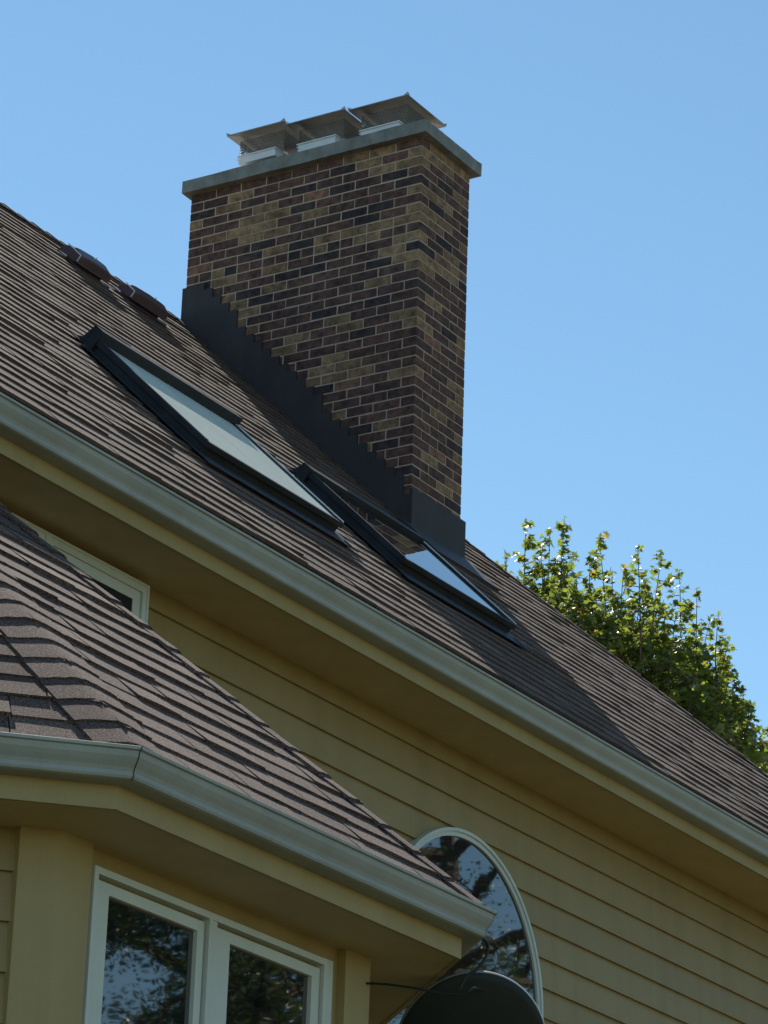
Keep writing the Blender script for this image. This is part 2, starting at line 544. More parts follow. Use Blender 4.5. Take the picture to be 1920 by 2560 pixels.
for c in range(NC):
    z = CZ1 - (c + 1) * CH + J / 2
    if c == 9:                                             # a course of headers
        n = 18; st = D_ / n
        for i in range(n):
            for x0, x1 in ((CX0, CX0 + .19), (CX1 - .19, CX1)):
                brick(x0, x1, CY0 + i * st + (J/2 if i else 0), CY0 + (i+1) * st - (J/2 if i < n-1 else 0), z)
        for i in range(1):
            for y0, y1 in ((CY0, CY0 + BD), (CY1 - BD, CY1)):
                brick(CX0 + .2, CX1 - .2, y0, y1, z)
        continue
    if c % 2 == 0:
        n = 9; st = D_ / n
        for i in range(n):
            a, b = CY0 + i * st + (J/2 if i else 0), CY0 + (i+1) * st - (J/2 if i < n-1 else 0)
            brick(CX0, CX0 + BD, a, b, z); brick(CX1 - BD, CX1, a, b, z)
        st = (W_ - 2 * (BD + J/2)) / 2
        for i in range(2):
            a, b = CX0 + BD + J/2 + i * st + J/2, CX0 + BD + J/2 + (i+1) * st - J/2
            brick(a, b, CY0, CY0 + BD, z); brick(a, b, CY1 - BD, CY1, z)
    else:
        n = 3; st = W_ / n
        for i in range(n):
            a, b = CX0 + i * st + (J/2 if i else 0), CX0 + (i+1) * st - (J/2 if i < n-1 else 0)
            brick(a, b, CY0, CY0 + BD, z); brick(a, b, CY1 - BD, CY1, z)
        n = 8; st = (D_ - 2 * (BD + J/2)) / n
        for i in range(n):
            a, b = CY0 + BD + J/2 + i * st + J/2, CY0 + BD + J/2 + (i+1) * st - J/2
            brick(CX0, CX0 + BD, a, b, z); brick(CX1 - BD, CX1, a, b, z)
chim_o = chim.build('chimney', [M['brick'], M['mortar']], house)

# concrete slab with a shallow wash
cap = MB()
kx0, kx1, ky0, ky1, kz0, kz1 = 16.122, 16.845, 9.945, 11.868, 10.046, 10.136
def slab_side():
    n = 14
    pts_lo, pts_hi = [], []
    cor = [(kx0, ky0), (kx1, ky0), (kx1, ky1), (kx0, ky1)]
    ring = []
    for i in range(4):
        a, b = cor[i], cor[(i+1) % 4]
        for k in range(n):
            t = k / n
            ring.append((a[0] + (b[0]-a[0]) * t, a[1] + (b[1]-a[1]) * t))
    lo = [(x + random.uniform(-.002, .002), y + random.uniform(-.002, .002), kz0 + random.uniform(-.002, .002)) for x, y in ring]
    hi = [(x + random.uniform(-.002, .002), y + random.uniform(-.002, .002), kz1 + random.uniform(-.0025, .0025)) for x, y in ring]
    inn = [(16.485 + (x - 16.485) * .62, 10.906 + (y - 10.906) * .82, kz1 + .025) for x, y in ring]
    N4 = len(ring)
    cap.add(lo + hi + inn, [(i, (i+1) % N4, N4 + (i+1) % N4, N4 + i) for i in range(N4)] + [(N4+i, N4+(i+1) % N4, 2*N4+(i+1) % N4, 2*N4+i) for i in range(N4)]
            + [tuple(range(2*N4, 3*N4)), tuple(range(N4))[::-1]])
slab_side()
cap.build('cap_slab', M['concrete'], chim_o)

# three flue caps: clay tile, bright skirt, wire cage, sheet lid
for k, (yc, zlid, dz) in enumerate(((11.345, 10.447, .045), (10.865, 10.415, .02), (10.372, 10.398, .0))):
    f_ = MB()
    xm = 16.455
    zt = kz1 + .018
    hw, hl = .165, .148                                    # skirt half sizes in x, y
    f_.box((xm - .15, yc - .135, zt), (xm + .15, yc + .135, zt + .045 + dz), 1)
    z1 = zt + .03 + dz
    f_.box((xm - hw - .055, yc - hl, z1), (xm + hw + .02, yc + hl, z1 + .058), 2)
    f_.box((xm - hw - .063, yc - hl - .008, z1 + .05), (xm + hw + .028, yc + hl + .008, z1 + .0585), 2)
    z2 = z1 + .058
    # wire cage of diagonal strands
    cx, cy = hw, hl + .03
    ztop = zlid - .012
    hgt = ztop - z2
    for (p, q) in (((xm - cx, yc - cy), (xm - cx, yc + cy)), ((xm - cx, yc - cy), (xm + cx, yc - cy)), ((xm + cx, yc - cy), (xm + cx, yc + cy)), ((xm - cx, yc + cy), (xm + cx, yc + cy))):
        p, q = Vector((*p, 0)), Vector((*q, 0)); L = (q - p).length
        n = int(L / .02)
        for i in range(-int(hgt / .02), n + 1):
            for sg in (1, -1):
                t0, t1 = i * .02, i * .02 + hgt
                za, zb_ = (z2, ztop) if sg > 0 else (ztop, z2)
                c0, c1 = max(t0, 0), min(t1, L)
                if c1 - c0 < .01: continue
                A = p + (q - p) * (c0 / L); A.z = za + (zb_ - za) * (c0 - t0) / hgt
                B = p + (q - p) * (c1 / L); B.z = za + (zb_ - za) * (c1 - t0) / hgt
                f_.tube((A, B), .0022, 4, 3, False)
    # lid: hipped sheet with turned-down rim
    lx0, lx1, ly0, ly1 = 16.2, 16.70, yc - .232, yc + .232
    rz = zlid; pk = .055
    o = [(lx0, ly0, rz), (lx1, ly0, rz), (lx1, ly1, rz), (lx0, ly1, rz)]
    ins = .045
    i_ = [(lx0 + ins, ly0 + ins, rz - .010), (lx1 - ins, ly0 + ins, rz - .010), (lx1 - ins, ly1 - ins, rz - .010), (lx0 + ins, ly1 - ins, rz - .010)]
    pkv = [(xm - .05, yc, rz + pk), (xm + .05, yc, rz + pk)]
    up_ = [(x, y, z + .006) for x, y, z in o]
    f_.add(up_ + pkv, [(0, 1, 5, 4), (1, 2, 5), (2, 3, 4, 5), (3, 0, 4)], 0)
    f_.add(o + up_, [(0, 1, 5, 4), (1, 2, 6, 5), (2, 3, 7, 6), (3, 0, 4, 7)], 0)
    pk2 = [(x, y, z - .004) for x, y, z in pkv]
    f_.add(o + pk2, [(0, 4, 5, 1), (1, 5, 2), (2, 5, 4, 3), (3, 4, 0)], 0)
    # upturned corner crimps
    for (x, y, z), sx, sy in zip(o, (-1, 1, 1, -1), (-1, -1, 1, 1)):
        f_.add(((x, y, z + .006), (x - sx * .03, y, z + .008), (x, y - sy * .03, z + .008), (x + sx * .003, y + sy * .003, z + .024)), ((0, 1, 3), (0, 3, 2), (1, 2, 3)), 0)
    # screw
    f_.tube(((xm - hw - .06, yc + hl - .01, z1 + .02), (xm - hw - .085, yc + hl - .01, z1 + .02)), .004, 6, 2)
    f_.build('flue_cap', [M['galv'], M['tile'], M['skirt'], M['wire']], chim_o, fix=False)

# stepped flashing on both long faces, apron on the short face
fl = MB()
def zroof(y): return Z0 + (y - Y0) * ST / CT
for X, sg in ((CX0, -1), (CX1, 1)):
    x_out = X + sg * .016
    ys = CY0 - .016
    cols = []
    k = 0
    while ys < CY1 + .018:
        ye = min(ys + .0701, CY1 + .018)
        ztop_w = zroof(ys) + .285 + .10 * (ys - CY0)
        c = round((CZ1 - ztop_w) / CH)
        zt = min(CZ1 - c * CH - .002, 9.345)
        fl.box((min(X, x_out), ys, zroof(ys) - .03), (max(X, x_out), ye, zt))
        # base pan lying on the shingles
        ys = ye
    a, b = RP(X + sg * .012, (CY0 - Y0 - .1) / CT, .024), RP(X + sg * .012, (CY1 + .05 - Y0) / CT, .024)
    a2, b2 = RP(X + sg * .07, (CY0 - Y0 - .1) / CT, .022), RP(X + sg * .07, (CY1 + .05 - Y0) / CT, .022)
    fl.add((a, b, b2, a2, a - Vector((0, 0, .02)), b - Vector((0, 0, .02)), b2 - Vector((0, 0, .02)), a2 - Vector((0, 0, .02))), BOXF)
fl.box((CX0 - .021, CY0 - .022, zroof(CY0) - .05), (CX1 + .030, CY0 - .001, 7.572))
fl.box((CX1 + .0165, CY0 - .0175, zroof(CY0) - .05), (CX1 + .030, CY0 + .16, 7.566))
a, b = (CY0 - Y0) / CT, (CY0 - .25 - Y0) / CT
fl.add((RP(CX0 - .10, a, .03), RP(CX1 + .06, a, .03), RP(CX1 + .06, b, .026), RP(CX0 - .10, b, .026),
        RP(CX0 - .10, a, .005), RP(CX1 + .06, a, .005), RP(CX1 + .06, b, .005), RP(CX0 - .10, b, .005)), BOXF)
fl.build('flashing', M['flashing'], chim_o)

# ------------------------------------------------------------------ roof vents
for (x0, x1, sf, sb) in ((14.43, 14.755, 4.985, 5.155), (14.97, 15.345, 4.955, 5.085)):
    v = MB()
    def ring(x, q): return [RP(x, sf - .008, .040), RP(x, sf, .086 - q), RP(x, sf + .012, .094 - q), RP(x, (sf + sb) / 2, .110 - q), RP(x, sb - .02, .094 - q), RP(x, sb, .07), RP(x, sb + .02, .03), RP(x, sf + .05, .030)]
    xs = (x0, x0 + .012, x0 + .05, (x0 + x1) / 2, x1 - .05, x1 - .012, x1)
    qs = (.012, .004, 0, -.004, 0, .004, .012)
    rr = [ring(x, q) for x, q in zip(xs, qs)]
    n = 8
    for A, B in zip(rr, rr[1:]):
        v.add(A + B, [(i, (i+1) % n, n + (i+1) % n, n + i) for i in range(n)])
    v.poly(rr[0][::-1]); v.poly(rr[-1])
    U_, N_ = Vector((0, CT, ST)), Vector((0, -ST, CT))
    v.obox(RP(x0 + .01, sf - .05, .012), (x1 - x0 - .02, 0, 0), U_ * .26, N_ * .007)       # flange
    v.obox(RP(x0 + .03, sf + .03, .018), (x1 - x0 - .06, 0, 0), U_ * .10, N_ * .03)         # throat
    v.tube([RP(x0 + .004, sf - .008, .040), RP(x1 - .004, sf - .008, .040)], .005, 6)
    v.tube([RP(x0 - .002, sf, .045), RP(x0 - .002, sf + .004, .088), RP(x0 - .002, sb - .02, .092)], .004, 6, 1)
    v.tube([RP(x1 - .12, (sf + sb) / 2, .104), RP(x1 - .12, (sf + sb) / 2, .122)], .005, 6, 1)
    v.add((RP(x1 - .02, sf - .075, .024), RP(x1 + .02, sf - .075, .022), RP(x1 + .03, sf + .02, .022), RP(x1 - .01, sf + .01, .03)), ((0, 1, 2, 3),), 1)
    v.build('roof_vent', [M['vent'], M['skirt']], roof_o)

# ------------------------------------------------------------------ skylights
def skylight(x0, x1, s0, s1, pane_mat, label, hh=.048):
    h = .088
    U, Nn = Vector((0, CT, ST)), Vector((0, -ST, CT))
    f = MB(); t = .055
    def bar(xa, xb, sa, sb, o0, o1): f.obox(RP(xa, sa, o0), (xb - xa, 0, 0), U * (sb - sa), Nn * (o1 - o0))
    # curb
    bar(x0 + .012, x1 - .012, s0 + .012, s0 + t, -.01, h - .028)
    bar(x0 + .012, x1 - .012, s1 - t, s1 - .012, -.01, h - .028)
    bar(x0 + .012, x0 + t, s0 + t, s1 - t, -.01, h - .028)
    bar(x1 - t, x1 - .012, s0 + t, s1 - t, -.01, h - .028)
    # cladding frame on top, slightly wider than the curb
    bar(x0, x1, s0, s0 + .03, h - .027, h)
    bar(x0, x0 + .03, s0 + .03, s1, h - .027, h + .004)
    bar(x1 - .03, x1, s0 + .03, s1, h - .027, h + .004)
    fo = f.build('skylight', M['clad'], house)
    if label: fo['label'] = label
    p = MB()
    p.obox(RP(x0 + .028, s0 + .028, h - .012), (x1 - x0 - .056, 0, 0), U * (s1 - s0 - .03), Nn * .008)
    p.build('pane', pane_mat, fo)
    hd_ = MB()
    hd_.obox(RP(x0 - .010, s1 - .006, .002), (x1 - x0 + .020, 0, 0), U * .07, Nn * (h + hh))
    hd_.obox(RP(x0 - .02, s1 + .04, .020), (x1 - x0 + .04, 0, 0), U * .12, Nn * .006)
    hd_.prism([RP(x0 - .012, s1 + .06, .03), RP(x0 - .012, s1 + .14, .03), RP(x0 - .012, s1 + .09, .05), RP(x0 - .012, s1 + .066, h + hh + .002)], (x1 - x0 + .028, 0, 0))
    hd_.build('head_cladding', M['clad'], fo)
    ap = MB()
    ap.obox(RP(x0 - .06, s0 - .14, .021), (x1 - x0 + .12, 0, 0), U * .15, Nn * .006)
    ap.obox(RP(x0 - .06, s0 + .01, .021), (.07, 0, 0), U * (s1 - s0), Nn * .006)
    ap.obox(RP(x1 - .01, s0 + .01, .021), (.07, 0, 0), U * (s1 - s0), Nn * .006)
    ap.build('sill_flashing', M['clad'], fo)
    # bright bead along the far jamb
    bd = MB()
    bd.obox(RP(x1 - .012, s0 + .01, h + .005), (.010, 0, 0), U * (s1 - s0), Nn * .005)
    bd.build('glazing_bead', M['skirt'], fo)
    # folded bright corner tab on the sill flashing
    tb = MB()
    tb.add((RP(x1 + .0, s0 - .12, .034), RP(x1 + .06, s0 - .12, .028), RP(x1 + .03, s0 - .02, .032), RP(x1 - .02, s0 - .02, .04)), ((0, 1, 2, 3),))
    tb.build('flashing_tab', M['skirt'], fo)
    return fo
skylight(12.08, 13.33, 1.21, 2.21, M['blind'], 'skylight with a closed white blind behind its glass')
skylight(14.06, 15.28, 1.31, 2.20, M['skyglass'], 'clear skylight reflecting blue sky and the chimney', .018)

# ------------------------------------------------------------------ windows of the main wall
def frame_rect(mb, x0, x1, z0, z1, yo, yi, wd):
    mb.box((x0, yo, z0), (x0 + wd, yi, z1)); mb.box((x1 - wd, yo, z0), (x1, yi, z1))
    mb.box((x0 + wd, yo, z1 - wd), (x1 - wd, yi, z1)); mb.box((x0 + wd, yo, z0), (x1 - wd, yi, z0 + wd))
uw = MB()
y_o = YW - .05
for (xa, xb) in ((9.66, 10.405), (10.435, 11.160)):
    frame_rect(uw, xa, xb, 4.30, 4.995, y_o - .010, YW + .06, .030)
    frame_rect(uw, xa + .032, xb - .032, 4.332, 4.972, y_o + .002, YW + .06, .055)
uw.box((9.64, y_o - .014, 4.995), (11.173, YW + .05, 5.008))
uw.box((11.160, y_o - .014, 4.28), (11.173, YW + .05, 4.995)); uw.box((10.405, y_o - .014, 4.28), (10.435, YW + .05, 4.995))
uwo = uw.build('window', M['frame'], house)
uwo['label'] = 'small white window with dark screens under the main eave'
for (xa, xb) in ((9.75, 10.315), (10.51, 11.085)):
    p = MB(); p.box((xa - .01, y_o + .006, 4.37), (xb + .01, y_o + .009, 4.93)); p.build('pane', M['screen'], uwo)

ax, az, ar = 14.075, 3.812, .805
aw = MB()
def arch(r, n=56):
    pts = [(ax + r, 2.1)]
    pts += [(ax + r * math.cos(math.pi * i / n), az + r * math.sin(math.pi * i / n)) for i in range(n + 1)]
    pts += [(ax - r, 2.1)]
    return pts
def arch_ring(mb, r0, r1, y0, y1):
    a, b = arch(r0), arch(r1); n = len(a)
    vs = [(x, y0, z) for x, z in a] + [(x, y0, z) for x, z in b] + [(x, y1, z) for x, z in a] + [(x, y1, z) for x, z in b]
    fs = []
    for i in range(n - 1):
        fs += [(i, i+1, n+i+1, n+i), (i, 2*n+i, 2*n+i+1, i+1), (n+i, n+i+1, 3*n+i+1, 3*n+i), (2*n+i, 3*n+i, 3*n+i+1, 2*n+i+1)]
    mb.add(vs, fs)
arch_ring(aw, .805, .788, YW - .052, YW + .03)
arch_ring(aw, .788, .764, YW - .042, YW + .03)
awo = aw.build('arched_window', M['frame'], house)
gl = MB()
gl.poly([(x, YW - .030, z) for x, z in arch(.776)])
gl.build('pane', M['glass'], awo)

# ------------------------------------------------------------------ bay
BZ = 2.720
BW = [(5.471, 8.33), (7.759, 6.042), (9.533, 6.042), (11.821, 8.33)]
r2 = math.sqrt(.5)
BN = [(-r2, -r2), (0, -1), (r2, -r2)]
def bay_off(d):
    out = []
    for i, p in enumerate(BW):
        if i == 0: q = Vector(BN[0]) * d; k = Vector((p[0] - d / r2, p[1])) if True else 0
        elif i == 3: k = Vector((p[0] + d / r2, p[1]))
        else:
            a, b = Vector(BN[i-1]), Vector(BN[i]); k = Vector(p) + (a + b) / (1 + a.dot(b)) * d
        out.append(Vector((k[0], k[1])))
    return out
bw = MB()
laps(bw, BW[0], BW[1], BZ + .02, -H, .157, BN[0])
laps(bw, BW[2], BW[3], BZ + .02, -H, .157, BN[2])
bw.quad((BW[1][0], BW[1][1], -H), (BW[2][0], BW[2][1], -H), (BW[2][0], BW[2][1], BZ + .02), (BW[1][0], BW[1][1], BZ + .02), 1)
bwo = bw.build('bay_wall', [M['siding'], M['trim']], house, fix=False)
cb = MB()
pt = bay_off(.036)
def board(p0, p1, z0, z1, nrm, th, mb):
    p0, p1 = Vector((*p0, 0)), Vector((*p1, 0)); nn = Vector((*nrm, 0))
    mb.obox(p0 + Vector((0, 0, z0)), p1 - p0, nn * th, (0, 0, z1 - z0))
# left corner boards meeting on the corner, right corner boards
L1 = Vector(BW[1]); L2 = Vector(BW[2])
dP = (Vector(BW[0]) - L1).normalized(); dQ = (Vector(BW[3]) - L2).normalized()
c1 = pt[1]
cb.prism([(*L1, -H), (*(L1 + Vector((.150, 0))), -H), (L1.x + .150, L1.y - .036, -H), (*c1, -H)], (0, 0, BZ + H))
cb.prism([(*L1, -H), (*c1, -H), (*(c1 + dP * .126), -H), (*(L1 + dP * .126), -H)], (0, 0, BZ + H))
c2 = pt[2]
cb.prism([(*L2, -H), (*c2, -H), (L2.x - .145, L2.y - .036, -H), (L2.x - .145, L2.y, -H)], (0, 0, BZ + H))
cb.prism([(*L2, -H), (*(L2 + dQ * .20), -H), (*(c2 + dQ * .20), -H), (*c2, -H)], (0, 0, BZ + H))
cb.build('corner_board', M['trim'], bwo)

def ring_band(d0, d1, z0, z1, name, mat, parent):
    a, b = bay_off(d0), bay_off(d1)
    mb = MB()
    for i in range(3):
        mb.add([(*a[i], z0), (*a[i+1], z0), (*b[i+1], z0), (*b[i], z0), (*a[i], z1), (*a[i+1], z1), (*b[i+1], z1), (*b[i], z1)],
               [(0,3,2,1),(4,5,6,7),(0,1,5,4),(2,3,7,6)] + ([(3,0,4,7)] if i == 0 else []) + ([(1,2,6,5)] if i == 2 else []))
    return mb.build(name, mat, parent)
ring_band(0, .313, BZ, BZ + .02, 'bay_soffit', M['soffit'], house)
ring_band(.313, .331, BZ - .003, BZ + .165, 'bay_fascia', M['trim'], house)
fo_ = bay_off(.332)
bgo = gutter([tuple(p) for p in fo_], BN, 2.886, 'bay_gutter', house, .916)
# mitre seams
for i in (1, 2):
    ms = MB()
    a, b = Vector((*BN[i-1], 0)), Vector((*BN[i], 0)); off = (a + b) / (1 + a.dot(b))
    tang = Vector((-off.y, off.x, 0)).normalized() * .0018
    for (o1, z1), (o2, z2) in zip(GP[2:12], GP[3:13]):
        p1 = Vector((*fo_[i], 2.886 + z1 * .916)) + off * (o1 * .916 + .001); p2 = Vector((*fo_[i], 2.886 + z2 * .916)) + off * (o2 * .916 + .001)
        ms.quad(p1 - tang, p1 + tang, p2 + tang, p2 - tang)
    ms.build('gutter_mitre', M['clad'], bgo)

# bay roof
BT = math.radians(42.2)
BC, BS = math.cos(BT), math.sin(BT)
eav = bay_off(.422)                        # line through which the three roof planes pass
EZ = 2.876
BTOP = 4.80
smax = (BTOP - EZ) / BS
br = MB()
faces = []
for i in range(3):
    A, B = Vector((*eav[i], EZ)), Vector((*eav[i+1], EZ))
    ad = (B - A).normalized(); inn = -Vector((*BN[i], 0)); L = (B - A).length
    U = inn * BC + Vector((0, 0, BS)); Nn = -inn * BS + Vector((0, 0, BC))
    k = math.tan(math.radians(22.5)) * BC
    kl = k if i else -BC * 1.0; kr = k if i < 2 else -BC
    # outer ends of the side slopes run along the main wall
    lim = lambda u, kk: kk * u
    P = (lambda A, ad, U, Nn: (lambda a, u, o=0: A + ad * a + U * u + Nn * o))(A, ad, U, Nn)
    aL = (lambda kl: (lambda u: kl * u))(kl if i else BC * 1.0)
    aR = (lambda L, kr: (lambda u: L - kr * u))(L, kr if i < 2 else BC * 1.0)
    faces.append((P, aL, aR, A, B, U, Nn, ad, L))
for i, (P, aL, aR, A, B, U, Nn, ad, L) in enumerate(faces):
    shingles(br, P, aL, aR, smax, .147, .24, .46, (.009, .011, .013, .0155), s0=0, gap=.005, jit=.007)
    br.poly((P(aL(0), 0, -.006), P(aR(0), 0, -.006), P(aR(smax), smax, -.006), P(aL(smax), smax, -.006)))
tp = [f[0](f[1](smax), smax) for f in faces] + [faces[2][0](faces[2][2](smax), smax)]
br.poly([tp[0], tp[1], tp[2], tp[3], (tp[3].x, YW, tp[3].z), (tp[0].x, YW, tp[0].z)])
bro = br.build('bay_roof', M['shingle_near'], house, fix=False)
for i in (0, 1):
    Pf = faces[i]; Pg = faces[i+1]
    p0 = Pg[0](Pg[1](0), 0); p1 = Pg[0](Pg[1](smax), smax)
    d = (p1 - p0).normalized()
    n1 = -Pf[7]; n1 = (n1 - d * n1.dot(d)).normalized()
    n2 = Pg[7].copy(); n2 = (n2 - d * n2.dot(d)).normalized()
    caps(p0 + d * .03, p1, n1, n2, .14 if i == 0 else .135, .15, .007, 'hip_cap', bro, M['shingle_near'])

# bay window: two casements in one frame
yw = 6.042
bf = MB()
WX0, WX1, WZ0, WZ1 = 7.926, 9.275, 1.05, 2.655
frame_rect(bf, WX0, WX1, WZ0, WZ1, yw - .036, yw + .05, .022)
bf.box((8.559, yw - .036, WZ0 + .022), (8.582, yw + .05, WZ1 - .022))
bf.box((8.588, yw - .032, WZ0 + .022), (8.608, yw + .05, WZ1 - .022))
bf.box((WX0 - .012, yw - .012, WZ0), (WX0 - .002, yw, WZ1 + .012)); bf.box((WX1 + .002, yw - .012, WZ0), (WX1 + .07, yw, WZ1 + .012))
bfo = bf.build('casement_window', M['frame'], house)
for (xa, xb, ga, gb) in ((7.956, 8.549, 8.025, 8.512), (8.620, 9.247, 8.700, 9.198)):
    s_ = MB()
    z0, z1 = WZ0 + .03, WZ1 - .036
    s_.box((xa, yw - .022, z0), (ga, yw + .03, z1)); s_.box((gb, yw - .022, z0), (xb, yw + .03, z1))
    s_.box((ga, yw - .022, 2.583), (gb, yw + .03, z1)); s_.box((ga, yw - .022, z0), (gb, yw + .03, z0 + .09))
    so = s_.build('sash', M['frame'], bfo)
    p = MB(); p.box((ga - .004, yw - .006, z0 + .08), (gb + .004, yw - .002, 2.587)); p.build('pane', M['glass'], so)

# ------------------------------------------------------------------ satellite dish on a mast by the bay
def ray(px, py, d):
    vx, vy = (px - 960) / 8215.5, (py - 1280) / 8215.5
    return (right * vx + down * vy + fwd) * d
DC = Vector((10.045, 5.885, 2.478))
dish = thing('satellite_dish', 'dark round satellite dish seen from behind, below the bay gutter corner', 'satellite dish', (DC.x, DC.y, 0))
axis = Vector((.60, .56, .57)).normalized()
e1 = axis.cross(Vector((0, 0, 1))).normalized(); e2 = e1.cross(axis).normalized()
rf = MB()
RX, RY, DEP = .276, .305, .055
rings, n = [], 64
for q in range(0, 13):
    t = q / 12
    z = DEP * (t * t - 1)
    rings.append([DC + e1 * (RX * t * math.cos(2*math.pi*j/n)) + e2 * (RY * t * math.sin(2*math.pi*j/n)) + axis * z for j in range(n)])
rings.append([p + axis * .012 + (p - DC).normalized() * .004 for p in rings[-1]])
rings.append([p + axis * .002 - (p - DC).normalized() * .010 for p in rings[-1]])
front = [[p + axis * .006 for p in r] for r in rings[:13]][::-1]
allr = rings + front
for r in allr: rf.v += [tuple(p) for p in r]
for i in range(len(allr) - 1):
    for j in range(n):
        a, b = i*n + j, i*n + (j+1) % n
        if i == 0 and False: continue
        rf.f.append((a, b, b+n, a+n)); rf.mi.append(1 if i in (12, 13, 14) else 0)
rfo = rf.build('reflector', [M['dish'], M['dish_rim']], dish, smooth=True, fix=False)
mast = MB()
back = DC - axis * (DEP + .01)
mast.tube([back, back - axis * .06, back - axis * .09 + Vector((0, 0, -.10)), back - axis * .09 + Vector((0, 0, -.55)), (9.96, 6.44, back.z - .78)], .022, 12)
mast.box((9.90, 6.38, back.z - .86), (10.02, 6.50, back.z - .70))
mast.build('mast', M['galv'], dish, smooth=False)
br_ = MB()
br_.obox(back - e1 * .07 - e2 * .07 - axis * .03, e1 * .14, e2 * .14, axis * .03)
br_.build('bracket', M['dish'], dish)
arm = MB()
arm.tube([DC - e2 * RY - axis * .02, DC - e2 * (RY + .04) + axis * .2, DC - e2 * .26 + axis * .42], .014, 8)
arm.box(tuple(DC - e2 * .26 + axis * .42 - Vector((.04, .04, .05))), tuple(DC - e2 * .26 + axis * .42 + Vector((.04, .04, .05))))
arm.build('feed_arm', M['dish'], dish)

def bez(pts, n=24):
    pts = [Vector(p) for p in pts]
    out = []
    P_ = [pts[0]] + pts + [pts[-1]]
    for i in range(1, len(P_) - 2):
        a, b, c, d = P_[i-1:i+3]
        for k in range(n):
            t = k / n
            out.append(.5 * ((2*b) + (c-a)*t + (2*a-5*b+4*c-d)*t*t + (3*b-a-3*c+d)*t*t*t))
    out.append(pts[-1])
    return out
c = MB()
c.tube(bez([(9.52, 6.02, 2.628), (9.55, 5.95, 2.625), (9.60, 5.85, 2.612), (9.66, 5.78, 2.60), (9.70, 5.72, 2.60), (9.74, 5.70, 2.63), DC + e2 * .25 - axis * .03]), .0042, 8)
co = c.build('cable', M['black'])
tag(co, 'thin black cable running from the bay corner to the satellite dish', 'cable')
c = MB()
c.tube(bez([(9.70, 5.66, 2.80), (9.745, 5.655, 2.79), (9.765, 5.66, 2.765), (9.755, 5.67, 2.725), (9.735, 5.69, 2.69), (9.71, 5.71, 2.665), (9.70, 5.73, 2.62)]), .006, 8)
tag(c.build('cable', M['black']), 'short thick black cable looping down from the bay gutter end', 'cable')

# ------------------------------------------------------------------ trees
MAPLE = [(0, 0), (.10, .10), (.42, .02), (.34, .22), (.62, .40), (.36, .46), (.30, .62), (.12, .55), (0, 1.0), (-.12, .55), (-.30, .62), (-.36, .46), (-.62, .40), (-.34, .22), (-.42, .02), (-.10, .10)]
OVAL = [(0, 0), (.32, .5), (0, 1), (-.32, .5)]
def leaf(mb, p, d, nrm, size, shape, mi=0):
    d = d.normalized(); sd = d.cross(nrm)
    if sd.length < 1e-3: sd = d.orthogonal()
    sd.normalize(); nn = sd.cross(d).normalized()
    cup = random.uniform(-.25, .35); drp = random.uniform(-.1, .3)
    vs = [p + sd * (x * size) + d * (y * size) + nn * (size * (abs(x) * cup - y * y * drp)) for x, y in shape]
    mid = p + d * (.45 * size)
    n = len(vs)
    mb.add(vs + [mid], [(i, (i+1) % n, n) for i in range(n)], mi)
def rnd():
    while True:
        v = Vector((random.uniform(-1, 1), random.uniform(-1, 1), random.uniform(-1, 1)))
        if .05 < v.length < 1: return v.normalized()

